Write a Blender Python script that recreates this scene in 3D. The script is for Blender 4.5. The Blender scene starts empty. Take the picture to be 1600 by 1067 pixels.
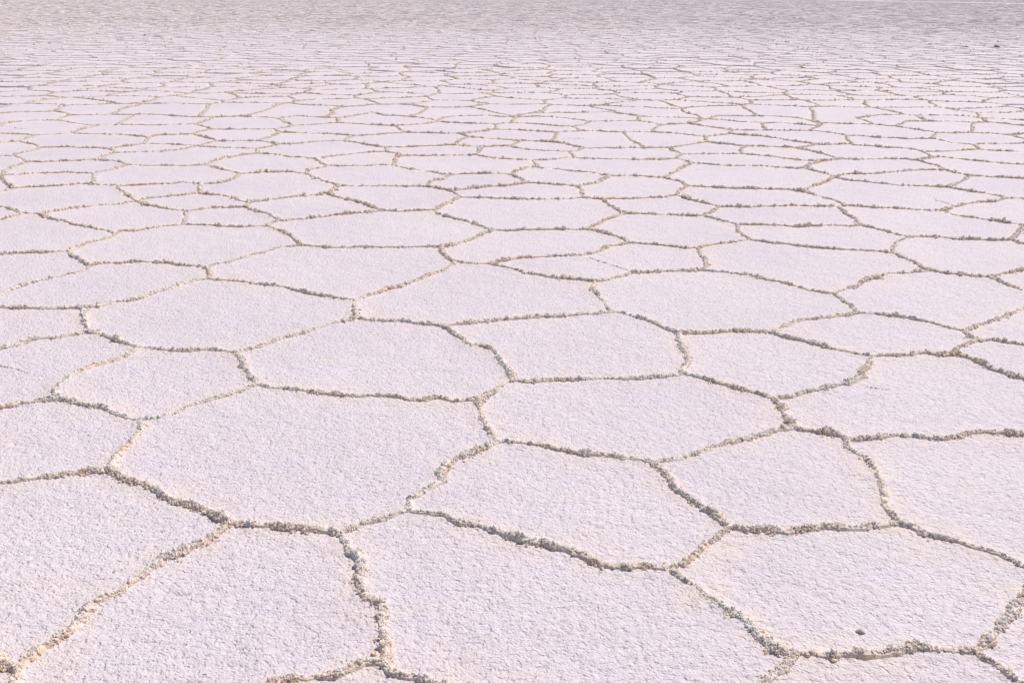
import bpy, math, random
import numpy as np
from mathutils import Matrix, Vector
from mathutils.geometry import delaunay_2d_cdt

R = math.radians
scene = bpy.context.scene
col = scene.collection
random.seed(7)
rng = np.random.default_rng(11)

# ------------------------------------------------------------------ camera
CAM_H, FPX, HOR, ROLL = 1.70, 1600.0, -18.0, R(0.3)      # metres, focal length and horizon row for a 1600 px wide frame
TH = math.atan((533.5 - HOR) / FPX)
cd = bpy.data.cameras.new('camera'); cam = bpy.data.objects.new('camera', cd); col.objects.link(cam)
cd.sensor_width = 36.0; cd.lens = 36.0 * FPX / 1600.0; cd.clip_start = 0.05; cd.clip_end = 20000
rt = Vector((1, 0, 0)); up = Vector((0, math.sin(TH), math.cos(TH))); fw = Vector((0, math.cos(TH), -math.sin(TH)))
cx = rt * math.cos(ROLL) + up * math.sin(ROLL); cy = -rt * math.sin(ROLL) + up * math.cos(ROLL)
mt = Matrix((cx, cy, -fw)).transposed().to_4x4(); mt.translation = (0, 0, CAM_H)
cam.matrix_world = mt
scene.camera = cam

# ------------------------------------------------------------------ light
SUN_EL, SUN_AZ = R(54), R(44)          # azimuth measured from the view direction (+Y) towards +X
world = bpy.data.worlds.new('World'); scene.world = world; world.use_nodes = True
nt = world.node_tree; bg = nt.nodes['Background']
sky = nt.nodes.new('ShaderNodeTexSky'); sky.sky_type = 'NISHITA'; sky.sun_disc = False
sky.sun_elevation = SUN_EL; sky.sun_rotation = SUN_AZ; sky.altitude = 3600; sky.dust_density = 2.0; sky.ozone_density = 0.4; sky.air_density = .8
nt.links.new(sky.outputs[0], bg.inputs[0]); bg.inputs[1].default_value = 0.10
ld = bpy.data.lights.new('sun', 'SUN'); lamp = bpy.data.objects.new('sun', ld); col.objects.link(lamp)
ld.energy = 3.45; ld.angle = R(0.5); ld.color = (1.0, 0.955, 0.90)
sd = Vector((math.sin(SUN_AZ) * math.cos(SUN_EL), math.cos(SUN_AZ) * math.cos(SUN_EL), math.sin(SUN_EL)))
lamp.rotation_euler = sd.to_track_quat('Z', 'Y').to_euler()
vs = scene.view_settings; vs.view_transform = 'Standard'; vs.look = 'None'; vs.gamma = 1; vs.exposure = 0.13
scene.cycles.max_bounces = 6; scene.cycles.diffuse_bounces = 4

# ------------------------------------------------------------------ helpers
def px2w(p):
    p = np.atleast_2d(np.asarray(p, float)); x = p[:, 0] - 800; y = p[:, 1] - 533.5
    c, s = math.cos(ROLL), math.sin(ROLL); x2 = x * c + y * s; y2 = -x * s + y * c
    dz = -(math.sin(TH) * FPX + math.cos(TH) * y2); dy = math.cos(TH) * FPX - math.sin(TH) * y2
    t = -CAM_H / dz
    return np.stack([x2 * t, dy * t], 1)

def w2px(w):
    w = np.atleast_2d(np.asarray(w, float)); X, Y = w[:, 0], w[:, 1]
    d = Y * math.cos(TH) + CAM_H * math.sin(TH); u = Y * math.sin(TH) - CAM_H * math.cos(TH)
    d = np.maximum(d, 0.05)
    x2 = X / d * FPX; y2 = -u / d * FPX; c, s = math.cos(ROLL), math.sin(ROLL)
    return np.stack([x2 * c - y2 * s + 800, x2 * s + y2 * c + 533.5], 1)

def h2(ix, iy, seed):
    n = (ix.astype(np.int64) * 374761393 + iy.astype(np.int64) * 668265263 + seed * 1274126177) & 0xffffffff
    n = ((n ^ (n >> 13)) * 1274126177) & 0xffffffff
    n = ((n ^ (n >> 16)) * 2246822519) & 0xffffffff
    return ((n >> 8) & 0xffff) / 65535.0

def vnoise(x, y, seed=0):
    ix = np.floor(x); iy = np.floor(y); fx = x - ix; fy = y - iy
    fx = fx * fx * (3 - 2 * fx); fy = fy * fy * (3 - 2 * fy)
    a = h2(ix, iy, seed); b = h2(ix + 1, iy, seed); c = h2(ix, iy + 1, seed); d = h2(ix + 1, iy + 1, seed)
    return (a * (1 - fx) + b * fx) * (1 - fy) + (c * (1 - fx) + d * fx) * fy

def ground_z(x, y):
    return (vnoise(x * 1.7, y * 1.7, 1) - .5) * 0.006 + (vnoise(x * 13, y * 13, 2) - .5) * 0.0045 + \
           (vnoise(x * 42, y * 42, 3) - .5) * 0.0036 + (vnoise(x * 85, y * 85, 4) - .5) * 0.0012

def build(name, V, tris, mat, parent=None, attr=None, smooth=False, origin=None):
    V = np.asarray(V, np.float32); tris = np.asarray(tris, np.int32)
    if origin is not None: V = V - np.asarray(origin, np.float32)
    me = bpy.data.meshes.new(name); me.vertices.add(len(V)); me.vertices.foreach_set('co', V.ravel())
    me.loops.add(tris.size); me.loops.foreach_set('vertex_index', tris.ravel())
    me.polygons.add(len(tris)); me.polygons.foreach_set('loop_start', np.arange(0, tris.size, 3, dtype=np.int32))
    me.polygons.foreach_set('loop_total', np.full(len(tris), 3, np.int32))
    me.update(calc_edges=True); me.validate()
    if attr is not None:
        a = me.attributes.new('tone', 'FLOAT', 'POINT'); a.data.foreach_set('value', np.asarray(attr, np.float32))
    me.materials.append(mat)
    me.polygons.foreach_set('use_smooth', np.full(len(me.polygons), smooth))
    o = bpy.data.objects.new(name, me); col.objects.link(o)
    if origin is not None and parent is None: o.location = origin
    if parent is not None: o.parent = parent
    return o

# ------------------------------------------------------------------ materials
def nodemat(name):
    m = bpy.data.materials.new(name); m.use_nodes = True; t = m.node_tree
    return m, t, t.nodes['Principled BSDF'], t.nodes.new, t.links.new

def salt_material(name, flat_far=False):
    m, t, b, N, L = nodemat(name)
    tc = N('ShaderNodeNewGeometry')
    def noise(scale, detail=3, rough=.55, dist=0):
        n = N('ShaderNodeTexNoise'); n.inputs['Scale'].default_value = scale; n.inputs['Detail'].default_value = detail
        n.inputs['Roughness'].default_value = rough; n.inputs['Distortion'].default_value = dist
        L(tc.outputs['Position'], n.inputs['Vector']); return n
    big = noise(0.9, 3); mid = noise(9, 4); fine = noise(62, 5, .68)
    r = N('ShaderNodeValToRGB'); e = r.color_ramp.elements
    e[0].position = .30; e[0].color = SALT_A; e[1].position = .70; e[1].color = SALT_B
    L(big.outputs[0], r.inputs[0])
    r2 = N('ShaderNodeValToRGB'); e = r2.color_ramp.elements       # sparse greyish pits and warm flecks
    e[0].position = .33; e[0].color = SALT_PIT; e[1].position = .43; e[1].color = (.985, .985, .985, 1)
    q = e.new(.60); q.color = (.985, .985, .985, 1); q = e.new(.66); q.color = (1.07, 1.07, 1.07, 1)
    L(fine.outputs[0], r2.inputs[0])
    mx = N('ShaderNodeMix'); mx.data_type = 'RGBA'; mx.blend_type = 'MULTIPLY'; mx.inputs[0].default_value = 1.0
    L(r.outputs[0], mx.inputs[6]); L(r2.outputs[0], mx.inputs[7])
    mo = noise(38, 3, .6); mo2 = noise(5, 3); mp = N('ShaderNodeMapRange')      # mottled whiter and duller salt
    mp.inputs[1].default_value = .32; mp.inputs[2].default_value = .66; mp.inputs[3].default_value = .92; mp.inputs[4].default_value = 1.05
    L(mo.outputs[0], mp.inputs[0])
    r3 = N('ShaderNodeValToRGB'); e = r3.color_ramp.elements
    e[0].position = .35; e[0].color = (1.0, .985, .955, 1); e[1].position = .65; e[1].color = (.985, .985, 1.0, 1); L(mo2.outputs[0], r3.inputs[0])
    m3 = N('ShaderNodeVectorMath'); m3.operation = 'SCALE'; L(r3.outputs[0], m3.inputs[0]); L(mp.outputs[0], m3.inputs['Scale'])
    m4 = N('ShaderNodeVectorMath'); m4.operation = 'MULTIPLY'; L(mx.outputs[2], m4.inputs[0]); L(m3.outputs[0], m4.inputs[1])
    out = m4.outputs[0]
    at = N('ShaderNodeAttribute'); at.attribute_name = 'tone'      # distance to the seam: tan staining, broken up by noise
    ms = N('ShaderNodeMath'); ms.operation = 'MULTIPLY'; L(at.outputs['Fac'], ms.inputs[0])
    mr = N('ShaderNodeMapRange'); mr.inputs[1].default_value = .40; mr.inputs[2].default_value = .62
    mr.inputs[3].default_value = .15; mr.inputs[4].default_value = 1.0; L(mid.outputs[0], mr.inputs[0]); L(mr.outputs[0], ms.inputs[1])
    mx2 = N('ShaderNodeMix'); mx2.data_type = 'RGBA'; mx2.inputs[7].default_value = STAIN
    L(ms.outputs[0], mx2.inputs[0]); L(out, mx2.inputs[6])
    L(mx2.outputs[2], b.inputs['Base Color'])
    b.inputs['Roughness'].default_value = .75; b.inputs['Specular IOR Level'].default_value = .3
    # crusty grain
    vo = N('ShaderNodeTexVoronoi'); vo.inputs['Scale'].default_value = 120; vo.feature = 'F1'
    L(tc.outputs['Position'], vo.inputs['Vector'])
    pit = noise(58, 2, .5); pm = N('ShaderNodeMapRange'); pm.inputs[1].default_value = .33; pm.inputs[2].default_value = .47
    L(pit.outputs[0], pm.inputs[0])                                # 0 in the pits, 1 on the crust
    ad = N('ShaderNodeMath'); ad.operation = 'MULTIPLY_ADD'; ad.inputs[1].default_value = -.30
    L(vo.outputs['Distance'], ad.inputs[0]); L(fine.outputs[0], ad.inputs[2])
    ad2 = N('ShaderNodeMath'); ad2.operation = 'MULTIPLY_ADD'; ad2.inputs[1].default_value = .40
    L(pm.outputs[0], ad2.inputs[0]); L(ad.outputs[0], ad2.inputs[2])
    bp = N('ShaderNodeBump'); bp.inputs['Strength'].default_value = .9; bp.inputs['Distance'].default_value = .0084
    L(ad2.outputs[0], bp.inputs['Height']); L(bp.outputs[0], b.inputs['Normal'])
    return m

SALT_A = (.875, .765, .80, 1); SALT_B = (.945, .828, .838, 1); SALT_PIT = (.72, .69, .70, 1); STAIN = (.955, .785, .675, 1)

def ridge_material(name, cols, bump=True):
    m, t, b, N, L = nodemat(name)
    at = N('ShaderNodeAttribute'); at.attribute_name = 'tone'
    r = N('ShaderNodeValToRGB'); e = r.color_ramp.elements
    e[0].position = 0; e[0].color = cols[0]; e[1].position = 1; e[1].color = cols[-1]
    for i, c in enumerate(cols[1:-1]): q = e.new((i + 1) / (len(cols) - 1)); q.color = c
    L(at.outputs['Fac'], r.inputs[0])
    tc = N('ShaderNodeNewGeometry')
    n = N('ShaderNodeTexNoise'); n.inputs['Scale'].default_value = 150; n.inputs['Detail'].default_value = 3
    L(tc.outputs['Position'], n.inputs['Vector'])
    mr = N('ShaderNodeMapRange'); mr.inputs[1].default_value = .3; mr.inputs[2].default_value = .7; mr.inputs[3].default_value = .86; mr.inputs[4].default_value = 1.05
    L(n.outputs[0], mr.inputs[0])
    mx = N('ShaderNodeMix'); mx.data_type = 'RGBA'; mx.blend_type = 'MULTIPLY'; mx.inputs[0].default_value = 1
    L(r.outputs[0], mx.inputs[6]); L(mr.outputs[0], mx.inputs[7]); L(mx.outputs[2], b.inputs['Base Color'])
    b.inputs['Roughness'].default_value = .8; b.inputs['Specular IOR Level'].default_value = .25
    b.inputs['Subsurface Weight'].default_value = .4; b.inputs['Subsurface Radius'].default_value = (1, .92, .85); b.inputs['Subsurface Scale'].default_value = .005
    if bump:
        bp = N('ShaderNodeBump'); bp.inputs['Strength'].default_value = .7; bp.inputs['Distance'].default_value = .004
        L(n.outputs[0], bp.inputs['Height']); L(bp.outputs[0], b.inputs['Normal'])
    return m

M_SALT = salt_material('salt_crust')
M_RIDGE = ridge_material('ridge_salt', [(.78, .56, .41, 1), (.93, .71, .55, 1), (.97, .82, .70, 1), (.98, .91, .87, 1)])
M_CRACK = ridge_material('crack_salt', [(.66, .56, .49, 1), (.80, .70, .63, 1)])
M_DARK = ridge_material('dark_crumb', [(.22, .17, .12, 1), (.42, .34, .26, 1)])
M_CRUMB = ridge_material('tan_crumb', [(.74, .63, .53, 1), (.90, .80, .71, 1)])

# ------------------------------------------------------------------ labels of the plates one can single out, found by a point inside each
HAND = {
 (480, 700): 'largest whole white salt plate in the left half of the photo',
 (900, 1000): 'huge salt plate at the bottom middle, cut by the bottom edge of the photo',
 (350, 950): 'big salt plate at lower left between a slanting ridge and a thick upright one',
 (80, 880): 'large lilac white salt plate filling the lower left corner above its slanting ridge',
 (5, 1058): 'tiny corner of a salt plate at the very bottom left',
 (1300, 930): 'large salt plate at lower right with one small dark crumb on it',
 (1520, 760): 'salt plate at the right edge beside the thick upright white-crusted ridge',
 (880, 790): 'long slanting salt plate directly right of the largest left plate',
 (1230, 760): 'salt plate left of the thick upright ridge, above the plate with a dark crumb',
 (980, 650): 'wide flat salt plate just right of centre, above the long slanting plate',
 (600, 560): 'broad rounded salt plate directly behind the largest left plate',
 (900, 540): 'salt plate in mid photo behind the wide flat one, with a curved left ridge',
 (1470, 640): 'big salt plate at right with a short hairline crack by its upper left corner',
 (1200, 570): 'four-sided salt plate left of the big plate with the short hairline crack',
 (250, 600): 'plate behind the left end of the largest plate, narrowing to its left corner',
 (60, 690): 'salt plate cut by the left edge, in front of the one with a hairline crack',
 (90, 580): 'salt plate cut by the left edge with a faint hairline crack running in from it',
 (340, 500): 'broad salt plate at left between two long ridges that rise to the right',
 (1120, 470): 'very broad salt plate right of centre, its left ridge thick',
 (1370, 520): 'lens-shaped salt plate at right between two long slanting ridges',
 (1400, 1050): 'strip of salt plate at the bottom right, only its far rim in the photo',
 (1585, 1040): 'corner of a salt plate at the bottom right under a double crusted ridge',
 (60, 198): 'distant salt plate by the left edge with a thin straight crack across it',
 (930, 225): 'distant salt plate with a thin level crack, behind the middle of the photo',
 (1400, 310): 'long salt plate at right with a fine crack near its right end',
 (950, 425): 'small salt plate behind centre enclosed by thin faint ridges on its far side',
 (1040, 405): 'salt plate with a thin hairline seam along its lower left side',
 (750, 450): 'broad salt plate at centre, its near ridge almost level',
}
CLUMPS = [
 ('salt_crumb', (1343, 987), .026, .011, 'small dark crumb lying on the large white salt plate at lower right', 'crumb', M_CRUMB, 40),
 ('salt_crumb', (178, 893), .008, .004, 'tiny brown fleck on the plate at lower left, left of the slanting ridge', 'crumb', M_CRUMB, 14),
 ('salt_crumb', (45, 877), .010, .004, 'tiny tan fleck near the left edge on the lower left plate', 'crumb', M_CRUMB, 14),
 ('salt_crumb', (320, 1053), .010, .005, 'tiny brown fleck at the bottom on the big lower left plate', 'crumb', M_CRUMB, 14),
 ('dark_mound', (1557, 74), .20, .07, 'small dark brown mound far out near the right edge', 'mound', M_DARK, 60, 1, 'dark mounds far out on the flat'),
 ('dark_mound', (1509, 73.5), .16, .018, 'low dark streak of crust left of the small dark brown mound', 'mound', M_DARK, 40, 1, 'dark mounds far out on the flat'),
 ('dark_mound', (1251, 29), .16, .04, 'longest of the low dark streaks in the row far out right of centre', 'mound', M_DARK, 60, 1, 'dark mounds far out on the flat'),
 ('dark_mound', (1241, 29), .20, .05, 'short dark speck just left of the longest far streak', 'mound', M_DARK, 30, 1, 'dark mounds far out on the flat'),
 ('dark_mound', (1188, 27.3), .22, .06, 'darkest speck at the left end of the far row right of centre', 'mound', M_DARK, 40, 1, 'dark mounds far out on the flat'),
 ('dark_mound', (1172, 26.3), .14, .04, 'faintest speck at the far left of the distant row', 'mound', M_DARK, 20, 1, 'dark mounds far out on the flat'),
 ('dark_mound', (1209, 28.6), .16, .04, 'small dark speck between the darkest speck and the longest streak', 'mound', M_DARK, 30, 1, 'dark mounds far out on the flat'),
]
TRACE = """
A=178,738 B=222,657 C=363,817 D=28,1048 E=532,835 F=638,797 G=782,692 J=600,1040 H=1050,888 K=1138,825 L=1243,1022 M=1525,1022 N=1413,820 O=1012,722 P=1322,688 Q=1240,668 R=1208,623 T=1068,585 U=1365,558 V=1207,521 W=1062,522 X=957,490 Y=800,598 Z=748,625 AA=690,510 BB=560,498 CC=552,471 DD=370,553 EE=215,546 FF=402,602 GG=95,626 HH=138,521 II=128,482 JJ=325,436 KK=712,411 LL=322,419 MM=140,417 NN=470,384 OO=107,394 PP=180,366 QQ=62,336 RR=36,334 SS=213,315 TT=285,352 UU=290,331 VV=312,303 WW=418,354 XX=383,324 YY=437,345 ZZ=690,387 A1=392,317 B1=512,303 C1=598,330 D1=678,330 E1=770,360 F1=930,442 G1=985,429 H1=1100,423 I1=982,381 J1=915,359 K1=976,334 L1=940,312 M1=910,310 N1=719,309 O1=667,292 P1=530,291 Q1=477,272 R1=512,260 S1=613,260 T1=493,249 U1=402,240 V1=604,238 W1=378,272 X1=314,288 Y1=186,291.5 Z1=144,289 A2=24,295 B2=0,276 C2=146,272 D2=44,254 E2=202,259 F2=318,259 G2=150,251 H2=19,245 I2=63,231 J2=30,222 K2=55,213 L2=113,209 M2=148,197 N2=232,215 O2=86,189 P2=113,181 Q2=210,180 R2=92,175 S2=180,196 T2=303,195.5 U2=300,211 V2=221,226 W2=174,234 X2=181,239 Y2=308,229 A3=401,234 B3=342,221 C3=333,203 D3=428,203 E3=334,185 F3=240,180 G3=433,186 H3=460,197 I3=528,193 J3=436,207 K3=402,221 L3=435,226 M3=537,221.5 N3=549,213 O3=604,231 P3=707,227 Q3=635,208 R3=616,197 S3=682,191 T3=718,210 U3=581,176.5 V3=528,185.5 W3=463,182 X3=774,195 Y3=805,184 Z3=776,203.5 A4=735,215 B4=799,194 C4=893,198.5 D4=868,208 E4=908,205.5 F4=973,207.5 G4=919,190.5 H4=997,190 I4=998,182 J4=1035,196 K4=1017,207 L4=1102,215 M4=1077,193.5 N4=1106,187.5 O4=1143,204 P4=1140,209.5 Q4=1105,223.5 R4=1279,227 S4=1197,204.5 T4=1189,193 U4=1119,182 V4=1239,184 W4=1286,193.5 X4=1279,197.5 Y4=1262,205 Z4=1455,217.5 A5=1366,195.5 B5=1243,232 C5=1166,229.5 D5=1162,242 E5=1066,243 F5=1043,232 G5=1007,232.5 H5=912,232 I5=860,222.5 J5=814,221 K5=796,230 L5=753,231 M5=744,243 N5=889,238 O5=899,248.5 P5=833,252 Q5=633,244 R5=702,274 S5=794,273 T5=840,263 U5=953,276 V5=827,286.5 W5=706,299 X5=902,292 Y5=1037,278 Z5=1082,256 A6=1056,249 B6=1255,264 C6=1304,278 D6=1283,252.5 E6=1312,249.5 F6=1421,250 G6=1335,227 H6=1323,213 I6=1442,238 J6=1531,234 K6=1518,227 L6=1457,247 M6=1434,252 N6=1477,267 O6=1517,276 P6=1482,293 Q6=1572,311 R6=1472,330 S6=1322,323 T6=1254,300 U6=1074,291 V6=1056,306 W6=1123,323 X6=1307,325 Y6=1345,352.5 Z6=1152,352.5 A7=1099,337.5 B7=1171,377 C7=1090,388 D7=1302,459 E7=1397,397 F7=1455,424 G7=1341,490 H7=1506,518 I7=1525,534 J7=1493,555 K7=1543,434 L7=1422,371.5 M7=1581,376 N7=1596,352 O7=1337,186 P7=1372,181 Q7=1399,198 R7=1462,208 S7=1519,208 T7=1450,190 U7=1429,181.5 V7=1519,193 W7=1540,192 X7=1536,186 Y7=1574,211.5
-30,755 0,753 40,750 90,744 140,736 A 180,715 205,692 222,670 B
A 197,750 230,756 252,769 275,784 310,792 340,806 C 330,842 290,860 250,875 215,906 190,928 150,942 125,968 105,990 80,1008 50,1028 D
D 12,1040 0,1038 -30,1035
D 24,1066 20,1095
C 400,822 440,826 480,829 E 560,823 595,815 F 640,780 665,766 694,755 684,742 700,725 730,712 762,700 G
F 665,803 690,806 715,820 740,822 760,827 790,838 820,848 850,852 880,860 905,868 935,880 965,887 1000,886 1030,889 H
E 543,850 546,862 560,873 568,893 565,915 577,935 598,945 595,970 600,990 603,1010 J
J 570,1037 545,1048 520,1058 480,1062 435,1064 400,1085
J 618,1055 650,1060 675,1068 720,1088 770,1110
H 1070,880 1090,864 1112,848 K
H 1066,906 1096,927 1136,953 1170,972 1198,1003 1222,1022 L
L 1228,1045 1207,1060 1185,1095
L 1270,1023 1300,1028 1340,1025 1390,1022 1430,1013 1480,1018 M 1538,1008 1564,985 1583,963 1600,938 1635,905
M 1545,1035 1568,1050 1582,1064 1608,1095
K 1160,828 1200,830 1230,834 1265,828 1300,824 1330,826 1360,822 N 1440,835 1470,840 1500,847 1525,858 1550,865 1580,876 1600,888 1640,905
K 1120,810 1100,797 1080,783 1058,770 1048,752 1036,738 O 975,718 940,712 910,711 875,704 845,697 815,693 G
N 1400,810 1386,794 1380,769 1371,738 1355,717 1328,703 P
O 1050,720 1074,714 1102,705 1130,696 1162,688 1197,680 1215,673 Q 1265,673 1290,676 1308,681 P
Q 1232,655 1223,637 R
P 1350,686 1382,684 1415,684 1440,685 1470,687 1507,680 1530,677 1560,678 1600,681 1640,688
R 1182,615 1150,608 1125,600 1097,592 T
R 1237,620 1267,612 1300,605 1332,597 1352,591 1347,580 1360,570 U 1330,552 1300,547 1265,536 1227,527 V 1170,518 1145,517 1100,521 W 1045,517 1025,506 1005,500 975,492 X
W 1065,540 1072,553 1077,564 1066,578 T 1040,589 1000,593 950,593 900,595 862,595 825,599 Y 780,607 760,618 Z
Y 790,575 778,561 772,550 760,543 737,541 722,530 705,519 AA 732,507 762,504 797,500 850,496 887,495 925,492 X
AA 665,507 625,501 600,502 BB 555,485 CC
BB 525,505 500,514 475,522 440,530 405,544 DD 325,547 295,549 270,550 245,547 EE
DD 379,573 390,585 FF 427,607 462,611 487,615 525,617 560,620 595,619 630,622 655,626 685,622 712,629 737,628 Z 750,640 752,657 760,672 772,685 G
FF 375,612 345,622 300,635 275,646 245,655 B 192,650 175,644 160,637 140,637 125,632 GG 45,630 20,634 0,637 -30,640
GG 85,617 95,602 112,587 140,576 170,566 190,560 207,552 EE 200,540 180,532 160,525 HH 87,530 50,532 25,541 0,546 -35,552
HH 135,510 132,495 II 110,482 70,483 40,482 0,481 -35,480
II 163,477 180,472 206,471 229,464 246,457 266,452 297,441 JJ 350,438 391,443 419,446 447,449 476,456 500,462 519,465 537,468 CC 569,465 589,459 604,452 625,448 640,442 659,437 679,429 698,422 KK
JJ 329,427 LL 294,417 272,413 240,411.5 212,411.5 187,414 165,413 MM 127,407 116,402 OO 90,394 62,395 28,396.5 0,398 -30,400
LL 335,415 354,412 372,407 391,400 416,395 438,388 NN
MM 131,424 112,429 94,434 66,439 41,445 15,455 0,459 -30,467
OO 131,383 150,378 169,373 PP 165,360 146,356 127,353 112,350 101,346 82,344 69,340 QQ RR 28,331 11,325 0,323 -28,317
RR 19,340 0,344 -28,349
QQ 88,330 122,325 154,322 187,320 SS
PP 187,362 216,360 240,357 262,354 TT 289,343 UU 272,328 253,325 231,321 SS
SS 225,311 253,308 281,306 VV
TT 307,352.5 331,354 354,355 376,356 402,355 WW
UU 307,329 331,326 357,325 XX 391,328 406,333 423,337 YY 423,349 WW
WW 434,360 447,365 457,371 NN
NN 481,385 513,388 541,388 557,388 595,388 621,387 651,387 ZZ
XX A1 376,315 365,310 344,306 VV
A1 410,315 429,312 447,310 476,307 B1 524,308 548,314 572,320 589,327 C1
YY 447,345 476,343 504,339 532,336.5 556,334.5 576,333.5 C1 632,331 651,330 D1
D1 685,336 700,340 713,343 728,346 745,352 E1 764,364 745,371 726,379 707,385 ZZ 691,396 698,403 KK 726,412.5 745,413 763,413 782,417 801,421 821,427 846,431 870,435 896,438 F1 925,454 936,463 945,474 X
F1 949,440 970,434 G1 1024,426.5 1052,425 1080,424 H1
763,413 799,406 817,403 855,402 892,401 921,397.5 939,393 949,387 I1
I1 977,375 964,371 952,366.5 939,363 J1 902,360 874,359 846,360 817,360 791,361 E1
J1 930,353 945,346 960,340 K1 967,329 952,322 L1 M1 883,312 855,313 827,312 799,311 754,310 N1 707,315 692,322 D1
N1 W5 695,297 O1 651,292 625,292 599,291 581,292 555,292 P1 521,298 B1
P1 514,286 496,280 Q1 487.5,266 505,263 R1 531,260.5 555,260 572,260.5 599,259 S1
R1 503,257 T1 470,247 452,246 435,243 U1
T1 522,245 546,242 572,239.5 V1
Q1 461,270 447,269 431,270 414,269 400,271 W1 372,275 358,283 344,286 330,288 X1 311,296 VV
X1 302,287 284,286 269,288 245,288.5 219,290 Y1 184,296 196,303 SS
Y1 Z1 114,290 79,292 52,293 A2 17,297 0,301 -25,306
A2 10,286 B2 14,274.5 35,273.6 70,271 105,270 131,271 C2 147,278 Z1
B2 9,266 21,261 D2 33,248 H2 0,245 -25,245
B2 -25,279
C2 157,269 175,266 192,261 E2 219,260 250,259 286,260 F2 330,261 347,266 365,270 W1
F2 326,255 339,251 360,246.5 379,243 U1
E2 191,255 175,252 G2 122,252 96,252.6 61,254 D2
H2 31,240 52,237 I2 54,226 44,225.5 J2 14,223 0,224 -22,225
J2 38,217.6 K2 38,211 0,210 -22,209
K2 91,210.6 L2 119,206 131,202 M2 131,196 112,193 101,190.5 O2 61,189 35,191 3,194 -1,199 -22,200
L2 131,210 157,210.6 189,211 210,213 N2 254,212 278,211.5 U2
O2 96,184 P2 R2 50,175.5 0,177.5 -22,178
P2 160,180 Q2 F3 300,184 E3
M2 157,196.6 S2 189,190.5 203,184 Q2
S2 219,196 245,196.6 278,196 T2
N2 227,221 V2 187,230 W2 161,232.5 140,231.6 105,231 73,231.6 I2
W2 X2 161,245 G2
X2 192,239.5 227,238.6 254,238 283,235 Y2
V2 245,226 280,227 Y2 321,230 356,232 386,233 A3 U1
Y2 318,226 330,223 B3 330,217.6 312,213 U2 307,207 326,204.5 C3 318,199 T2 312,193 E3
C3 356,203 391,203 D3 H3
E3 347,184 374,182.6 414,184 G3 444,191 H3 487,196 514,194 I3
D3 J3 426,214 412,217.6 K3 382,221 B3
K3 417,223 L3 421,230 A3
L3 461,225.5 487,223 510,221 M3 555,223 581,228 O3 V1
J3 461,208 487,210 519,210 N3 M3
O3 625,231 651,230 669,228.6 P3
N3 581,212 Q3 625,203 R3 572,195 I3
R3 634,196.6 660,195 S3
Q3 660,208 695,209.4 T3 A4 718,220 P3
G3 W3 487,184 V3 I3
V3 550,183 U3 600,181 625,182 651,184 672,187 S3
S3 718,193 747,193.7 X3 B4 Y3
S3 690,185 712,182.6 739,181.5 770,182 Y3 841,182.6 859,183.5 885,186 G4
T3 739,208 756,206 Z3 X3
B4 832,194 859,196.6 C4 913,196 G4 946,190.5 H4 I4 1025,184 1071,185 N4
Z3 806,204.5 841,206.6 D4 885,207 E4 937,206 F4
C4 E4
H4 1016,193 J4 1025,200 K4 990,207.6 F4 986,221 999,226 G5
J4 M4 N4
K4 1063,210 L4 Q4
L4 1124,211.5 P4 O4 1110,199 M4
P4 1166,212 1197,214 1215,217.6 1232,221 1259,224 R4
O4 1159,204.5 S4 T4 1162,192 1136,189 N4 U4 1162,182 1197,182.6 V4 1267,189.6 W4
T4 1215,193 1250,195 X4 W4
X4 1273,202 Y4 S4
Y4 1301,209.4 H6 1341,213 1372,215.5 1407,217 Z4
W4 1337,195 A5
R4 1259,230.4 B5 1215,231 1189,230 C5 1145,227 Q4
C5 1156,236 D5 1145,242 1115,241.6 E5 1051,236 F5
F5 1056,231 1075,227.6 Q4
F5 G5 964,232.5 929,232.5 H5 902,230 885,226 I5 866,218 D4
I5 841,221.6 J5 780,218 756,217 A4
J5 K5 781,229 L5 726,229 P3
L5 M5
K5 824,234.6 850,237 N5 902,237 H5
N5 892,242 O5 885,248 850,251 P5 815,251 780,248.6 765,247 M5
M5 721,244 686,244 651,244 Q5 V1
Q5 618,248 S1 632,264 651,267.5 677,270 R5 739,272 765,272 S5
R5 691,280.6 674,285 O1
P5 836,256 T5 824,262 811,267.5 S5
T5 867,265.5 894,267.5 923,270 U5
S5 801,275 815,281.5 V5 815,288 794,291 765,292 744,294.6 W5
V5 850,288 876,290 X5 920,289 934,286 946,280 U5
X5 908,300 M1
U5 972,276 999,277 Y5 1048,273 1058,268 1071,260 Z5
Z5 1070,252 A6 E5
A6 1040,250 1007,250.5 955,249.6 929,249 O5
Z5 1092,257 1119,259 1154,260.5 1189,261 1215,263 B6 1271,267.5 1294,273.6 C6
B6 1267,257 D6 1250,251.7 1229,249 1201,245 D5
D6 E6 1299,245 1285,241 1267,237 B5
E6 1355,250 1386,249 F6 M6
R4 1330,226 G6
G6 1323,219 H6
G6 1355,228 1381,231 1418,232.5 I6 1477,237.4 1509,235 J6 K6 1486,224 1469,220 Z4
K6 1533,226 1565,226 1598,225 1622,225
J6 1547,236 1574,237 1598,239.5 1622,241
I6 1451,243 L6 M6 1460,259 N6
L6 1469,246.5 1504,249.6 1539,253.5 1565,256 1598,257.5 1624,259
N6 1442,266.6 1407,269 1372,272 1337,272 1318,273 C6
N6 1491,271 O6 1539,276.6 1574,278 1598,280 1624,282
O6 1505,283 1491,289 P6 1434,291 1407,291 1390,288.5 1364,286 1346,284 1320,282 C6
P6 1521,300.7 1547,305 Q6 1598,312 1626,314
Q6 1556,315.6 1530,317 1506,320.6 1487,325 R6 1450,330 1422,328 1384,326 1356,325 S6 1315,319 1302,313 1274,307 T6 1267,294 1285,287.6 C6
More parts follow.
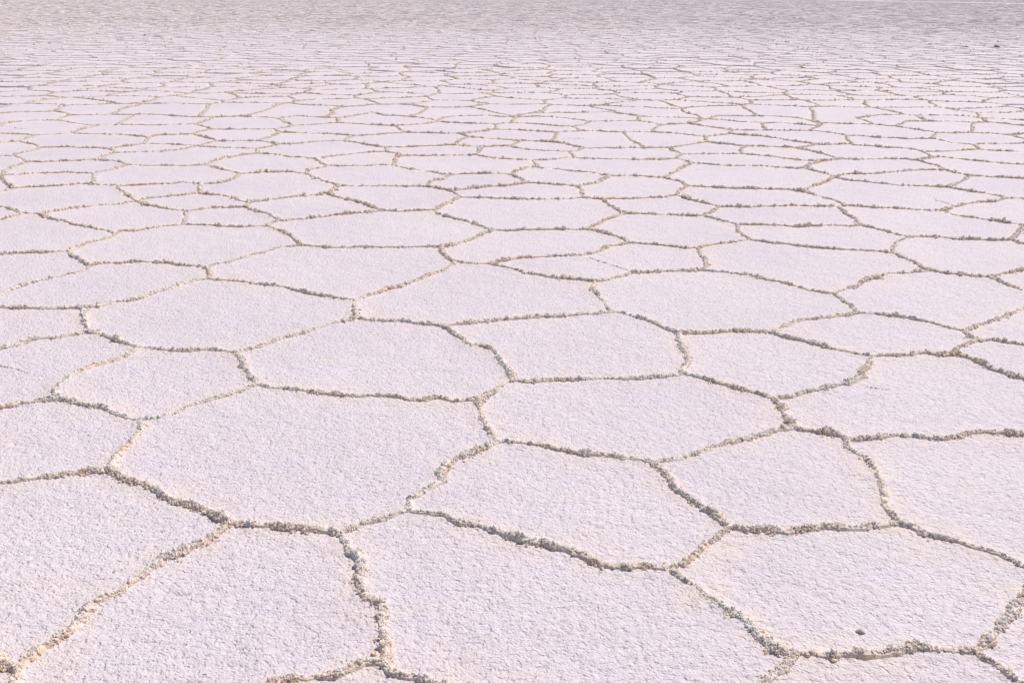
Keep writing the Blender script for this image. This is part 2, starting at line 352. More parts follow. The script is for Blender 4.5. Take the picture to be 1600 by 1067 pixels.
T6 1232,297 1206,296 1176,295.5 1136,294.6 1110,293 U6 1063,285 Y5
U6 1060,299 V6 1034,309 999,310 955,311 L1
V6 1085,314 1111,320 W6 1152,324 1190,323 1218,324 1239,323 1265,324 X6 S6
X6 1319,334 1337,343 Y6 1328,354 1300,353.4 1265,353.4 1237,355 1218,353.4 1190,352.5 Z6 1124,345 A7 1111,333 W6
A7 1049,336.6 1005,334.5 K1
Z6 1153,362 1165,371 B7 1152,379 1130,382.5 1106,385 C7 1068,389 1040,385 995,381 I1
C7 1093,399 1102,409 H1 1115,425 1143,428.5 1171,431 1199,439 1218,441.5 1246,449 1274,455.6 D7
B7 1199,380 1227,382.5 1256,386 1284,389 1340,392 1366,393 E7
D7 1319,454 1337,449 1349,441 1371,434 1394,429 1422,427 F7
D7 1315,468 1328,478 G7 1307,495 1282,499 1250,502 1230,510 V
G7 1360,491 1400,495 1430,501 1460,507 1490,514 H7 1522,513 1542,507 1562,498 1585,491 1597,485 1635,470
H7 I7 1550,532 1575,537 1597,540 1636,546
I7 1510,541 1492,547 J7 1475,556 1450,553 1425,556 1395,557 U
J7 1512,561 1535,570 1555,580 1575,586 1597,592 1638,604
F7 1446,420 1431,412 1412,404 E7 1394,388 1399,380 1412,375 L7 1405,368 1384,362 1366,357 Y6
F7 1478,427.5 1502,430 K7 1562,431 1581,427.5 1598,423 1632,415
K7 1562,442 1581,449 1600,456.6 1634,468
L7 1439,370 1469,371 1497,374 1516,374 1553,376 M7 1598,381.5 1630,388
M7 1592,364 N7 1572,348 1544,344 1516,340 1487,336 R6
N7 1628,352
A5 1355,190.5 O7 P7 1400,180 U7 1460,181 1477,181 1512,182.6 X7 1556,186 1591,188 1621,190
A5 Q7 1425,202 R7 Z4
R7 1486,209 S7 V7 1504,192 1469,190.5 T7 U7
Q7 1416,191 T7
V7 W7 X7
W7 1565,194 1598,197 1622,199
S7 1547,209.4 Y7 1598,209 1622,207
Y7 1598,217 1622,221
# cracks
0,572 12,576 30,579 47,584
982,424 967,419 939,410 922,405
876,217 895,217 913,217
1353,605 1370,607 1388,610
1459,313 1475,316 1492,322
20,201 45,202
"""
# ------------------------------------------------------------------ network of seams
J = {}; strokes = []; cracks = []; mode = 0
for ln in TRACE.strip().splitlines():
    ln = ln.strip()
    if ln.startswith('#'): mode = 1; continue
    if '=' in ln:
        for t in ln.split(): k, v = t.split('='); J[k] = tuple(map(float, v.split(',')))
        continue
    p = [J[t] if t in J else tuple(map(float, t.split(','))) for t in ln.split()]
    (cracks if mode else strokes).append(p)
vidx = {}; PP = []; ED = set()
def vid(p):
    if p not in vidx: vidx[p] = len(PP); PP.append(p)
    return vidx[p]
for s in strokes:
    ids = [vid(p) for p in s]
    for a, b in zip(ids, ids[1:]):
        if a != b: ED.add((min(a, b), max(a, b)))
deg = {}
for a, b in ED: deg[a] = deg.get(a, 0) + 1; deg[b] = deg.get(b, 0) + 1
ends = [i for i, d in deg.items() if d == 1]
def perim(i):
    x, y = PP[i]
    if x < 0: return y                                   # down the left side
    if y > 1070: return 2000 + x                         # along the bottom
    return 5000 - y                                      # up the right side
ends.sort(key=perim)
for a, b in zip(ends, ends[1:]):                         # the seams that close the outermost plates, outside the frame
    (x0, y0), (x1, y1) = PP[a], PP[b]; L = math.hypot(x1 - x0, y1 - y0)
    nx, ny = -(y1 - y0) / L, (x1 - x0) / L               # outward normal
    mx, my = (x0 + x1) / 2, (y0 + y1) / 2
    if (mx - 800) * nx + (my - 533) * ny < 0: nx, ny = -nx, -ny
    k = L * random.uniform(.18, .34)
    m = vid((mx + nx * k, my + ny * k * .6)); ED.add((min(a, m), max(a, m))); ED.add((min(b, m), max(b, m)))
W = [tuple(q) for q in px2w(PP)]

def walk(P, E):
    adj = {}
    for a, b in E: adj.setdefault(a, []).append(b); adj.setdefault(b, []).append(a)
    for a in adj: adj[a].sort(key=lambda b: math.atan2(P[b][1] - P[a][1], P[b][0] - P[a][0]))
    pos = {a: {b: i for i, b in enumerate(l)} for a, l in adj.items()}
    seen = set(); F = []
    for a in adj:
        for b in adj[a]:
            if (a, b) in seen: continue
            f = []; u, v = a, b
            while (u, v) not in seen:
                seen.add((u, v)); f.append(u); l = adj[v]; w = l[(pos[v][u] - 1) % len(l)]; u, v = v, w
            F.append(f)
    return F, adj
def parea(q):
    x, y = q[:, 0], q[:, 1]; return .5 * np.sum(x * np.roll(y, -1) - y * np.roll(x, -1))
F0, _ = walk(W, ED)
Wn = np.array(W); outer = max(F0, key=lambda f: abs(parea(Wn[f])))
OB = Wn[outer]
def inside(pts, poly):
    pts = np.atleast_2d(pts); c = np.zeros(len(pts), bool); n = len(poly); j = n - 1
    for i in range(n):
        xi, yi = poly[i]; xj, yj = poly[j]
        if yi != yj:
            k = ((yi > pts[:, 1]) != (yj > pts[:, 1])) & (pts[:, 0] < (xj - xi) * (pts[:, 1] - yi) / (yj - yi) + xi); c ^= k
        j = i
    return c
def segdist(pts, A, B):
    d = np.full(len(pts), 1e9)
    for a, b in zip(A, B):
        ab = b - a; t = np.clip(((pts - a) @ ab) / max(ab @ ab, 1e-12), 0, 1); q = pts - a - t[:, None] * ab
        d = np.minimum(d, np.einsum('ij,ij->i', q, q))
    return np.sqrt(d)

# far and surrounding plates: relaxed random seeds, their Voronoi seams clipped to the traced ones
SP = 1.02; FAR = 330.0
seeds = []
yy = -4.0; row = 0
while yy < FAR:
    half = 5.5 + max(yy, 0) * .56; SP = 1.02 * (1 + max(0, yy - 55) / 75)
    xs = np.arange(-half, half, SP) + (row % 2) * SP / 2
    s = np.stack([xs + rng.uniform(-.36, .36, len(xs)) * SP, yy + rng.uniform(-.34, .34, len(xs)) * SP], 1); seeds.append(s)
    yy += SP * .87; row += 1
seeds = np.concatenate(seeds)
near = (seeds[:, 1] < 18)
ins = np.zeros(len(seeds), bool); ins[near] = inside(seeds[near], OB)
dd = np.full(len(seeds), 9.); dd[near] = segdist(seeds[near], OB, np.roll(OB, -1, 0))
seeds = seeds[~ins & (dd > .33)]
vo, eo, fo, *_ = delaunay_2d_cdt([Vector(s) for s in seeds], [], [], 0, 1e-6, False)
S = np.array([v[:] for v in vo]); T = np.array([f[:] for f in fo])
a, b, c = S[T[:, 0]], S[T[:, 1]], S[T[:, 2]]
D = 2 * (a[:, 0] * (b[:, 1] - c[:, 1]) + b[:, 0] * (c[:, 1] - a[:, 1]) + c[:, 0] * (a[:, 1] - b[:, 1])); D[np.abs(D) < 1e-9] = 1e-9
sa, sb, sc = (a**2).sum(1), (b**2).sum(1), (c**2).sum(1)
CC = np.stack([(sa * (b[:, 1] - c[:, 1]) + sb * (c[:, 1] - a[:, 1]) + sc * (a[:, 1] - b[:, 1])) / D,
               (sa * (c[:, 0] - b[:, 0]) + sb * (a[:, 0] - c[:, 0]) + sc * (b[:, 0] - a[:, 0])) / D], 1)
nearc = CC[:, 1] < 22
cin = np.zeros(len(CC), bool); cin[nearc] = inside(CC[nearc], OB)
etri = {}
for ti, tr in enumerate(T):
    for k in range(3):
        e = (int(tr[k]), int(tr[(k + 1) % 3])); etri.setdefault((min(e), max(e)), []).append(ti)
P = list(W); E = set(ED)
cidx = {}
def cvid(t):
    if t not in cidx: cidx[t] = len(P); P.append(tuple(CC[t]))
    return cidx[t]
oe = [(outer[i], outer[(i + 1) % len(outer)]) for i in range(len(outer))]
splits = {}
OA = OB; OBn = np.roll(OB, -1, 0)
def crossings(p, q):
    d = q - p; e = OBn - OA; den = d[0] * e[:, 1] - d[1] * e[:, 0]; den[np.abs(den) < 1e-12] = 1e-12
    w = OA - p; t = (w[:, 0] * e[:, 1] - w[:, 1] * e[:, 0]) / den; u = (w[:, 0] * d[1] - w[:, 1] * d[0]) / den
    k = np.where((t > 0) & (t < 1) & (u > 0) & (u < 1))[0]
    return sorted((float(t[i]), int(i), float(u[i])) for i in k)
for e, ts in etri.items():
    if len(ts) != 2: continue
    t0, t1 = ts; p, q = CC[t0], CC[t1]
    if max(p[1], q[1]) > FAR + 3 or min(p[1], q[1]) < -6 or max(abs(p[0]), abs(q[0])) > 200: continue
    if np.hypot(*(p - q)) < .02 and not (cin[t0] or cin[t1]): pass
    if min(p[1], q[1]) > 22: E.add((cvid(t0), cvid(t1))); continue
    if np.hypot(*(p - q)) < 1e-6: continue
    X = crossings(p, q)
    if not X:
        if not cin[t0]: E.add((cvid(t0), cvid(t1)))
        continue
    nodes = [(cvid(t0) if not cin[t0] else None)] + [None] * len(X) + [(cvid(t1) if not cin[t1] else None)]
    state = not cin[t0]
    for k, (t, i, u) in enumerate(X):
        v = len(P); P.append(tuple(p + t * (q - p))); nodes[k + 1] = v; splits.setdefault(i, []).append((u, v))
    for k in range(len(nodes) - 1):
        if state and nodes[k] is not None and nodes[k + 1] is not None: E.add((nodes[k], nodes[k + 1]))
        state = not state
E = {(min(a, b), max(a, b)) for a, b in E if a != b}
for i, l in splits.items():
    a, b = oe[i]; E.discard((min(a, b), max(a, b))); ch = [a] + [v for u, v in sorted(l)] + [b]
    for x, y in zip(ch, ch[1:]): E.add((min(x, y), max(x, y)))
# prune dead ends
while True:
    deg = {}
    for a, b in E: deg[a] = deg.get(a, 0) + 1; deg[b] = deg.get(b, 0) + 1
    bad = [e for e in E if deg[e[0]] == 1 or deg[e[1]] == 1]
    if not bad: break
    for e in bad: E.discard(e)
P = np.array(P)
FC, adj = walk(P, E)
NT = len(W)

# every seam refined once, so that the two plates beside it share the same wandering line
fine = {}
def refine(a, b):
    k = (min(a, b), max(a, b))
    if k not in fine:
        p, q = P[k[0]], P[k[1]]; L = math.hypot(*(q - p)); dist = math.hypot(*((p + q) / 2)) + .1
        st = min(max(dist * .0055, .016), .3); n = max(1, int(round(L / st)))
        t = np.arange(1, n) / n; pts = p + t[:, None] * (q - p)
        nx, ny = -(q - p)[1] / max(L, 1e-9), (q - p)[0] / max(L, 1e-9)
        env = np.sin(t * math.pi) ** .5
        amp = (.10 * min(L, 1.0) if k[1] >= NT else .0)
        off = (vnoise(pts[:, 0] * 1.9 + 3, pts[:, 1] * 1.9, 21) - .5) * 2 * amp * env + (vnoise(pts[:, 0] * 9, pts[:, 1] * 9, 22) - .5) * .022 * env * min(1, L / .06) \
            + (vnoise(pts[:, 0] * 45, pts[:, 1] * 45, 23) - .5) * .012 * env
        fine[k] = pts + off[:, None] * np.array([nx, ny])
    f = fine[k]
    return f if a < b else f[::-1]

cells = []
for f in FC:
    q = P[f]; A = parea(q)
    if A <= .0 or A > 8 : continue            # the one outer face has the other sign
    cells.append((f, A))
sgn = 1
info = []
for f, A in cells:
    q = P[f]; px = w2px(q)
    if q[:, 1].min() < .3 or q[:, 1].min() > 30: continue
    # visible area in the photo: clip the polygon to the frame
    poly = [tuple(v) for v in px]
    for ax, lim, s in ((0, 0, 1), (0, 1600, -1), (1, 0, 1), (1, 1067, -1)):
        out = []
        for i in range(len(poly)):
            u, v = poly[i - 1], poly[i]; du, dv = s * (u[ax] - lim), s * (v[ax] - lim)
            if (du >= 0) != (dv >= 0):
                t = du / (du - dv); out.append((u[0] + t * (v[0] - u[0]), u[1] + t * (v[1] - u[1])))
            if dv >= 0: out.append(v)
        poly = out
        if not poly: break
    if len(poly) < 3: continue
    va = abs(parea(np.array(poly))); 
    if va < 30: continue
    pa = np.array(poly); info.append((va, f, A, pa))
info.sort(key=lambda t: -t[0])
plates = info[:300]
print('cells', len(cells), 'visible near', len(info), 'smallest plate px', plates[-1][0])
PL = {tuple(t[1]) for t in plates}
plate_dirs = set()
for _, f, _, _ in plates:
    for i in range(len(f)): plate_dirs.add((f[i], f[(i + 1) % len(f)]))

# ------------------------------------------------------------------ crumbs of salt
def ico(level):
    t = (1 + 5 ** .5) / 2
    v = [(-1, t, 0), (1, t, 0), (-1, -t, 0), (1, -t, 0), (0, -1, t), (0, 1, t), (0, -1, -t), (0, 1, -t), (t, 0, -1), (t, 0, 1), (-t, 0, -1), (-t, 0, 1)]
    f = [(0, 11, 5), (0, 5, 1), (0, 1, 7), (0, 7, 10), (0, 10, 11), (1, 5, 9), (5, 11, 4), (11, 10, 2), (10, 7, 6), (7, 1, 8), (3, 9, 4), (3, 4, 2), (3, 2, 6), (3, 6, 8), (3, 8, 9), (4, 9, 5), (2, 4, 11), (6, 2, 10), (8, 6, 7), (9, 8, 1)]
    v = [np.array(p, float) / math.hypot(*p) for p in v]
    for _ in range(level):
        c = {}; nf = []
        def mid(a, b):
            k = (min(a, b), max(a, b))
            if k not in c: m = v[a] + v[b]; c[k] = len(v); v.append(m / np.linalg.norm(m))
            return c[k]
        for a, b, d in f: x, y, z = mid(a, b), mid(b, d), mid(d, a); nf += [(a, x, z), (b, y, x), (d, z, y), (x, y, z)]
        f = nf
    return np.array(v), np.array(f)
def templates(level, n, rough):
    v, f = ico(level); out = []
    for _ in range(n):
        r = 1 + rough * rng.uniform(-1, 1, len(v)); s = rng.uniform(.65, 1.35, 3); out.append(v * r[:, None] * s)
    return np.array(out), f
TPL = {2: templates(1, 24, .46), 1: templates(0, 24, .42)}
vo8 = np.array([(1, 0, 0), (-1, 0, 0), (0, 1, 0), (0, -1, 0), (0, 0, 1.)]); fo8 = np.array([(0, 2, 4), (2, 1, 4), (1, 3, 4), (3, 0, 4)])
TPL[0] = (np.array([vo8 * (1 + rng.uniform(-.35, .35, (5, 1))) for _ in range(12)]), fo8)
def crumbs(pos, rad, level, tone):
    n = len(pos); tv, tf = TPL[level]; k = rng.integers(0, len(tv), n)
    q = rng.normal(size=(n, 4)); q /= np.linalg.norm(q, axis=1)[:, None]
    if level == 0: q[:, 1:3] *= .25; q /= np.linalg.norm(q, axis=1)[:, None]
    w, x, y, z = q.T
    Rm = np.stack([np.stack([1 - 2 * (y * y + z * z), 2 * (x * y - z * w), 2 * (x * z + y * w)], 1),
                   np.stack([2 * (x * y + z * w), 1 - 2 * (x * x + z * z), 2 * (y * z - x * w)], 1),
                   np.stack([2 * (x * z - y * w), 2 * (y * z + x * w), 1 - 2 * (x * x + y * y)], 1)], 1)
    V = np.einsum('nij,nvj->nvi', Rm, tv[k]) * rad[:, None, None] + pos[:, None, :]
    m = tv.shape[1]; Fs = tf[None] + (np.arange(n) * m)[:, None, None]
    tn = np.repeat(tone, m) + rng.uniform(-.06, .06, n * m)
    return V.reshape(-1, 3), Fs.reshape(-1, 3), tn

def hprof(x, y):
    """ridge height along the seams, metres"""
    big = vnoise(x * 2.3, y * 2.3, 31); m = vnoise(x * 11, y * 11, 32); s = vnoise(x * 36, y * 36, 33)
    return .0030 + .0140 * (.38 + .55 * big) * (.42 + 1.2 * m * m) * (.40 + 1.1 * s)

def ridge_side(f, dist):
    bank = .98 if dist < 5 else .98 - .38 * min(1, (dist - 5) / 6)
    """the half of the ridges that belongs to one plate: an inner bank and the crumbs heaped on it"""
    pts = []
    for i in range(len(f)):
        a, b = f[i], f[(i + 1) % len(f)]; pts.append(P[a][None]); pts.append(refine(a, b))
    q = np.concatenate(pts); n = len(q)
    tg = np.roll(q, -1, 0) - np.roll(q, 1, 0); tg /= np.maximum(np.linalg.norm(tg, axis=1), 1e-9)[:, None]
    nr = np.stack([-tg[:, 1], tg[:, 0]], 1)                                     # inward for a counter-clockwise face
    H = hprof(q[:, 0], q[:, 1]); nf = 1 if dist < 6 else .6; w = nf * (.010 + .55 * H) + .008 * vnoise(q[:, 0] * 23, q[:, 1] * 23, int(f[0]) % 97)
    LIFT = .0045; z0 = ground_z(q[:, 0], q[:, 1]) + LIFT
    c0 = np.c_[q, z0 + H * bank]; m1 = q + nr * (w * .5)[:, None]; m0 = np.c_[m1, ground_z(m1[:, 0], m1[:, 1]) + LIFT + H * bank * .66]
    f1 = q + nr * w[:, None]; ft = np.c_[f1, ground_z(f1[:, 0], f1[:, 1]) - .006]
    V = np.concatenate([c0, m0, ft]); i = np.arange(n); j = (i + 1) % n
    tr = np.concatenate([np.stack([i, j, j + n], 1), np.stack([i, j + n, i + n], 1), np.stack([i + n, j + n, j + 2 * n], 1), np.stack([i + n, j + 2 * n, i + 2 * n], 1)])
    tone = np.repeat([.74, .50, .40], n) + .4 * (vnoise(V[:, 0] * 6, V[:, 1] * 6, 41) - .5) + .3 * (vnoise(V[:, 0] * 60, V[:, 1] * 60, 42) - .5)  # pale crest, browner foot: brown of the shaded ridge faces put into the colour
    # crumbs
    seg = np.linalg.norm(np.roll(q, -1, 0) - q, axis=1); Ltot = seg.sum()
    if dist < 3.6: lev, rho, rb = 2, 1050, .0025
    elif dist < 5.5: lev, rho, rb = 1, 900, .0028
    elif dist < 8: lev, rho, rb = 1, 500, .0036
    elif dist < 16: lev, rho, rb = 1, 240, .0050
    else: lev, rho, rb = 0, 110, .0070
    N = int(Ltot * rho); cum = np.concatenate([[0], np.cumsum(seg)]); s = rng.uniform(0, Ltot, N); k = np.clip(np.searchsorted(cum, s) - 1, 0, n - 1)
    t = ((s - cum[k]) / np.maximum(seg[k], 1e-9))[:, None]; p = q[k] * (1 - t) + q[(k + 1) % n] * t
    h = hprof(p[:, 0], p[:, 1]); keep = rng.uniform(0, 1, N) < np.clip(h / .008, .12, 1) * np.clip(vnoise(p[:, 0] * 38, p[:, 1] * 38, 35) * 2.6 - .35, .2, 1); p = p[keep]; h = h[keep]; k = k[keep]; N = len(p)
    wd = (.007 + .8 * h) * (.45 + 1.1 * vnoise(p[:, 0] * 7, p[:, 1] * 7, 61 + int(f[0]) % 13)); d = np.abs(rng.normal(0, .55, N)) * wd; stray = rng.uniform(0, 1, N) < .06; d[stray] *= 2.2
    pp = p + nr[k] * d[:, None]; u = d / wd
    rad = rb * np.exp(rng.normal(0, .5, N)) * (.6 + .5 * np.clip(h / .012, 0, 1.8)); rad = np.minimum(rad, rb * 3.0); rad[stray] *= .55
    zz = ground_z(pp[:, 0], pp[:, 1]) + LIFT * np.clip(1.3 - u, 0, 1) + h * np.clip(1 - u * .8, 0, 1) * rng.uniform(.35, 1.15, N) * 1.05 + rad * .15
    rel = np.clip((zz - ground_z(pp[:, 0], pp[:, 1])) / (LIFT + h), 0, 1.1); tn = .34 + .42 * rel + .40 * (vnoise(pp[:, 0] * 6, pp[:, 1] * 6, 41) - .5) + rng.normal(0, .055, N)  # low crumbs browner too, shade painted into tone by height
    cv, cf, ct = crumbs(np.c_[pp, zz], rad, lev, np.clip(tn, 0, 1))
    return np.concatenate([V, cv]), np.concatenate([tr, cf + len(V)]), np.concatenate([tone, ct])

def inner_poly(f, inset):
    pts = []
    for i in range(len(f)):
        a, b = f[i], f[(i + 1) % len(f)]; pts.append(P[a][None]); pts.append(refine(a, b))
    q = np.concatenate(pts)
    return q

def plate_mesh(f, dist):
    q = inner_poly(f, 0); step = max(1, int(.03 * max(1, dist / 4) / max(np.linalg.norm(q[1] - q[0]), .005)))
    keep = np.arange(0, len(q), step); q = q[keep]
    g = min(max(dist * .0028, .0075), .06)
    lo, hi = q.min(0), q.max(0); nx, ny = int((hi[0] - lo[0]) / g) + 2, int((hi[1] - lo[1]) / (g * .87)) + 2
    X, Y = np.meshgrid(np.arange(nx), np.arange(ny)); gx = lo[0] + (X + .5 * (Y % 2)) * g; gy = lo[1] + Y * g * .87
    gp = np.stack([gx.ravel(), gy.ravel()], 1)
    insd = inside(gp, q); dseg = np.zeros(len(gp)); dseg[insd] = segdist(gp[insd], q, np.roll(q, -1, 0))
    ok = insd & (dseg > g * .15)
    ids = -np.ones(len(gp), int); ids[ok] = np.arange(ok.sum()); V2 = gp[ok]; dv = dseg[ok]
    I = np.arange(nx * ny).reshape(ny, nx); tr = []
    ev = I[0:-1:2]; a = ev[:, :-1]; b = ev[:, 1:]; up_ = I[1::2][:len(ev)]; c = up_[:, :-1]; d = up_[:, 1:]
    tr.append(np.stack([a, b, c], -1).reshape(-1, 3)); tr.append(np.stack([b, d, c], -1).reshape(-1, 3))
    od = I[1:-1:2]; a = od[:, :-1]; b = od[:, 1:]; up_ = I[2::2][:len(od)]; od_ = od[:len(up_)]
    a = od_[:, :-1]; b = od_[:, 1:]; c = up_[:, :-1]; d = up_[:, 1:]
    tr.append(np.stack([a, b, d], -1).reshape(-1, 3)); tr.append(np.stack([a, d, c], -1).reshape(-1, 3))
    tr = ids[np.concatenate(tr)]; tr = tr[(tr >= 0).all(1)]
    # zip the rim: project grid vertices near the seam onto it so that plates meet under the ridge
    near_ = dv < g * 1.15
    if near_.any():
        pts = V2[near_]; best = np.full(len(pts), 1e9); proj = pts.copy()
        for u, v in zip(q, np.roll(q, -1, 0)):
            ab = v - u; t = np.clip(((pts - u) @ ab) / max(ab @ ab, 1e-12), 0, 1); pr = u + t[:, None] * ab
            dd_ = ((pts - pr) ** 2).sum(1); m = dd_ < best; best[m] = dd_[m]; proj[m] = pr[m]
        V2 = V2.copy(); V2[near_] = pts + (proj - pts) * (1 - .001 / np.maximum(np.sqrt(best), .001))[:, None]
        dv = dv.copy(); dv[near_] = .001
    z = ground_z(V2[:, 0], V2[:, 1]) + .011 * np.exp(-dv / .035) * vnoise(V2[:, 0] * 5, V2[:, 1] * 5, 81 + int(f[0]) % 7)
    ntop = len(V2)
    V = np.concatenate([np.c_[V2, z]]); tone = (.25 * np.exp(-dv / .012) + 1.25 * np.exp(-dv / .08) * vnoise(V2[:, 0] * 3, V2[:, 1] * 3, 71 + int(f[0]) % 11)) 
    # side walls down to the ground below
    e = np.sort(np.concatenate([tr[:, [0, 1]], tr[:, [1, 2]], tr[:, [2, 0]]]), 1)
    ue, inv, cnt = np.unique(e, axis=0, return_inverse=True, return_counts=True)
    alle = np.concatenate([tr[:, [0, 1]], tr[:, [1, 2]], tr[:, [2, 0]]]); be = alle[cnt[inv.ravel()] == 1]
    bv = np.unique(be); mp = -np.ones(ntop, int); mp[bv] = np.arange(len(bv)) + ntop
    lowv = np.c_[V2[bv], np.full(len(bv), -.03)]
    sk = np.concatenate([np.stack([be[:, 1], be[:, 0], mp[be[:, 0]]], 1), np.stack([be[:, 1], mp[be[:, 0]], mp[be[:, 1]]], 1)])
    return np.concatenate([V, lowv]), np.concatenate([tr, sk]), np.concatenate([tone, tone[bv]])

# ------------------------------------------------------------------ ground
gm = salt_material('salt_ground')
gv = []; S_ = 9000.
ys = [-30, 0, 5, 15, 40, 90, 180, 400, 1200, S_]; xs = [-S_, -1200, -300, -80, -20, 0, 20, 80, 300, 1200, S_]
for y in ys:
    for x in xs: gv.append((x, y, -.007))
nx = len(xs); gt = []
for j in range(len(ys) - 1):
    for i in range(nx - 1):
        a = j * nx + i; gt += [(a, a + 1, a + nx + 1), (a, a + nx + 1, a + nx)]
g = build('ground', gv, gt, gm, attr=np.zeros(len(gv))); g['kind'] = 'structure'

# ------------------------------------------------------------------ plates
words = {3: 'three', 4: 'four', 5: 'five', 6: 'six', 7: 'seven', 8: 'eight', 9: 'nine', 10: 'ten'}
jdeg = {v: len(n) for v, n in adj.items()}
used = set(); crack_w = [px2w(c) for c in cracks]
for va, f, A, pa in plates:
    q = P[f]; cen = q.mean(0); dist = math.hypot(cen[0], cen[1]); dmin = math.hypot(*q[np.argmin((q ** 2).sum(1))])
    V, T_, tone = plate_mesh(f, dist)
    o = bpy.data.objects.new('salt_plate', None); col.objects.link(o); o.location = (cen[0], cen[1], 0); o.empty_display_size = .2
    build('crust', V - np.array([cen[0], cen[1], 0]), T_, M_SALT, parent=o, attr=tone, smooth=True)
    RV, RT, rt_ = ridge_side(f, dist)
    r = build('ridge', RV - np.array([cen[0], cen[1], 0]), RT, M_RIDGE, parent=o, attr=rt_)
    for cw in crack_w:
        if inside(cw.mean(0), q)[0]:
            L = np.linalg.norm(np.diff(cw, axis=0), axis=1).sum(); dd_ = math.hypot(*cw.mean(0)); n = int(L / (.0013 * max(1, dd_ / 3)))
            t = rng.uniform(0, len(cw) - 1.001, n); k = t.astype(int); u = (t - k)[:, None]
            p = cw[k] * (1 - u) + cw[k + 1] * u; p[:, 1] += (vnoise(p[:, 0] * 14, p[:, 1] * 0, 51) - .5) * .03 + rng.normal(0, .003, n)
            p[:, 0] += rng.normal(0, .004, n)
            rad = .0013 * max(1, dd_ / 3) ** .5 * np.exp(rng.normal(0, .4, n)); z = ground_z(p[:, 0], p[:, 1]) + rad * .6
            cv, cf, ct = crumbs(np.c_[p, z], rad, 1, rng.uniform(0, 1, n))
            build('crack', cv - np.array([cen[0], cen[1], 0]), cf, M_CRACK, parent=o, attr=ct)
    ns = sum(1 for v in f if jdeg[v] > 2); cpx = pa.mean(0) if False else None
    ar = parea(pa); x_, y_ = pa[:, 0], pa[:, 1]; cr = x_ * np.roll(y_, -1) - np.roll(x_, -1) * y_
    cxp = ((x_ + np.roll(x_, -1)) * cr).sum() / (6 * ar); cyp = ((y_ + np.roll(y_, -1)) * cr).sum() / (6 * ar)
    lab = None
    for (hx, hy), text in HAND.items():
        if inside((hx, hy), w2px(q))[0]: lab = text
    if lab is None:
        size = 'broad' if A > 1.2 else 'small' if A < .62 else 'middling'
        edge = pa[:, 0].min() < 2 or pa[:, 0].max() > 1598 or pa[:, 1].max() > 1065
        sides = '' if edge else words.get(ns, 'many') + '-sided '
        where = 'the left edge' if pa[:, 0].min() < 2 else 'the right edge' if pa[:, 0].max() > 1598 else ''
        if where: lab = '%s pale salt plate cut by %s, %.1f%% down the photo' % (size, where, cyp / 10.67)
        else: lab = '%s %swhite salt plate centred %d%% across and %.1f%% down the photo' % (size, sides, round(cxp / 16), cyp / 10.67)
    assert lab not in used, lab
    used.add(lab)
    o['label'] = lab; o['category'] = 'salt plate'; o['group'] = 'polygonal salt plates of the flat'

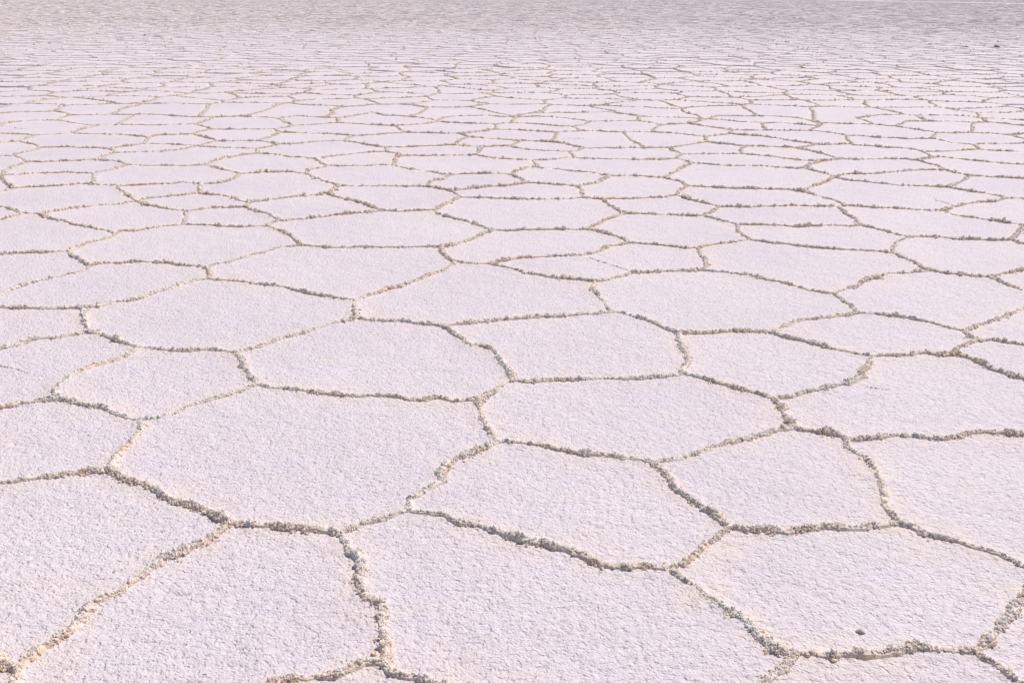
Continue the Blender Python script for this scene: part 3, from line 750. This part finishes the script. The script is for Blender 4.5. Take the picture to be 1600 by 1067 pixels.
# ------------------------------------------------------------------ ridges of the farther plates, beyond counting
far_d = [(a, b) for (a, b) in E if not ((a, b) in plate_dirs and (b, a) in plate_dirs)]
VV_, TT_, TO_ = [], [], []; base = 0
CP, CR, CT, CL = [], [], [], []
for a, b in far_d:
    L = math.hypot(*(P[a] - P[b])); q = np.concatenate([P[a][None], refine(a, b), P[b][None]]); mid = q.mean(0); dist = math.hypot(*mid)
    onside = [1 for s in ((a, b), (b, a)) if s not in plate_dirs]
    tg = np.gradient(q, axis=0); tg /= np.maximum(np.linalg.norm(tg, axis=1), 1e-9)[:, None]; nr = np.stack([-tg[:, 1], tg[:, 0]], 1)
    H = hprof(q[:, 0], q[:, 1]) * (1 + min(max(dist - 35, 0) / 60, .45)); H = (H * (rng.uniform(.75, 1.2, len(q)) if dist > 60 else rng.uniform(.4, 1.4, len(q))) if dist > 20 else H) + (.0 if (a, b) in plate_dirs or (b, a) in plate_dirs else -.005)
    H = H * 1.12; w = .004 + .38 * np.maximum(H, 0); z0 = -.007 if dist > 0 else 0
    l = (-1 if (a, b) in plate_dirs or True else 1)
    left = np.c_[q + nr * w[:, None], np.full(len(q), z0)]; right = np.c_[q - nr * w[:, None], np.full(len(q), z0)]
    if (a, b) in plate_dirs: left = np.c_[q + nr * .001, np.full(len(q), z0)]
    if (b, a) in plate_dirs: right = np.c_[q - nr * .001, np.full(len(q), z0)]
    n = len(q); V = np.concatenate([left, np.c_[q, H * .9], right]); i = np.arange(n - 1)
    tr = np.concatenate([np.stack([i + n, i + n + 1, i + 1], 1), np.stack([i + n, i + 1, i], 1), np.stack([i + 2 * n, i + 2 * n + 1, i + n + 1], 1), np.stack([i + 2 * n, i + n + 1, i + n], 1)])
    VV_.append(V); TT_.append(tr + base); base += len(V); TO_.append(.68 + .5 * (vnoise(V[:, 0] * 6, V[:, 1] * 6, 41) - .5) + rng.uniform(-.15, .15, len(V)))
    if dist < 70:
        rho, rb = (120, .0065) if dist < 16 else (50, .009) if dist < 30 else (16, .013)
        N = int(L * rho) + 1; t = rng.uniform(0, n - 1.001, N); k = t.astype(int); u = (t - k)[:, None]; p = q[k] * (1 - u) + q[k + 1] * u
        h = hprof(p[:, 0], p[:, 1]); wd = .012 + .7 * h; d = rng.normal(0, .5, N) * wd
        if (a, b) in plate_dirs: d = -np.abs(d)
        if (b, a) in plate_dirs: d = np.abs(d)
        pp = p + nr[k] * d[:, None]; rad = rb * np.exp(rng.normal(0, .4, N)) * (.6 + .5 * np.clip(h / .014, 0, 1.6))
        CP.append(np.c_[pp, -.005 + h * rng.uniform(.3, 1.0, N) * np.clip(1 - np.abs(d) / wd * .7, .2, 1)]); CR.append(rad)
        CT.append(np.clip(.62 + rng.normal(0, .18, N), 0, 1))
cv, cf, ct = crumbs(np.concatenate(CP), np.concatenate(CR), 0, np.concatenate(CT))
V = np.concatenate(VV_ + [cv]); T_ = np.concatenate(TT_ + [cf + base]); to = np.concatenate(TO_ + [ct])
fr = build('salt_ridges', V, T_, M_RIDGE, attr=to)
fr['kind'] = 'stuff'; fr['label'] = 'mesh of low tan ridges running on across the far salt flat'; fr['category'] = 'salt ridges'
print('far verts', len(V))

# ------------------------------------------------------------------ loose clumps
def clump(name, px, width, height, label, cat, mat, n=26, level=2, group=None):
    c = px2w([px])[0]; pos = []; rad = []
    for _ in range(n):
        u, v = rng.normal(0, .24, 2); pos.append((u * width, v * width * .5, height * max(.1, 1 - 2.2 * abs(u)) * rng.uniform(.1, .75))); rad.append(width * rng.uniform(.07, .17))
    cv, cf, ct = crumbs(np.array(pos), np.array(rad), level, rng.uniform(0, 1, n))
    o = build(name, cv, cf, mat, attr=ct); o.location = (c[0], c[1], 0 if c[1] < 13 else -.007)
    o['label'] = label; o['category'] = cat
    if group: o['group'] = group
for a in CLUMPS: clump(*a)

# ------------------------------------------------------------------ pale salt road far out
a0, a1 = px2w([(1285, 0.5)])[0], px2w([(1640, 6.8)])[0]; d_ = (a1 - a0) / np.linalg.norm(a1 - a0); n_ = np.array([-d_[1], d_[0]])
a0 = a0 - d_ * 60; a1 = a1 + d_ * 60; v_ = []
for t in np.linspace(0, 1, 40):
    c_ = a0 + t * (a1 - a0)
    for o_, z_ in ((-1.9, -.01), (-1.3, .03), (1.3, .03), (1.9, -.01)): e_ = c_ + n_ * o_; v_.append((e_[0], e_[1], z_))
t_ = []
for i in range(39):
    for k in range(3): q_ = i * 4 + k; t_ += [(q_, q_ + 4, q_ + 5), (q_, q_ + 5, q_ + 1)]
rd = build('road', v_, t_, gm, attr=np.zeros(len(v_))); rd['kind'] = 'structure'
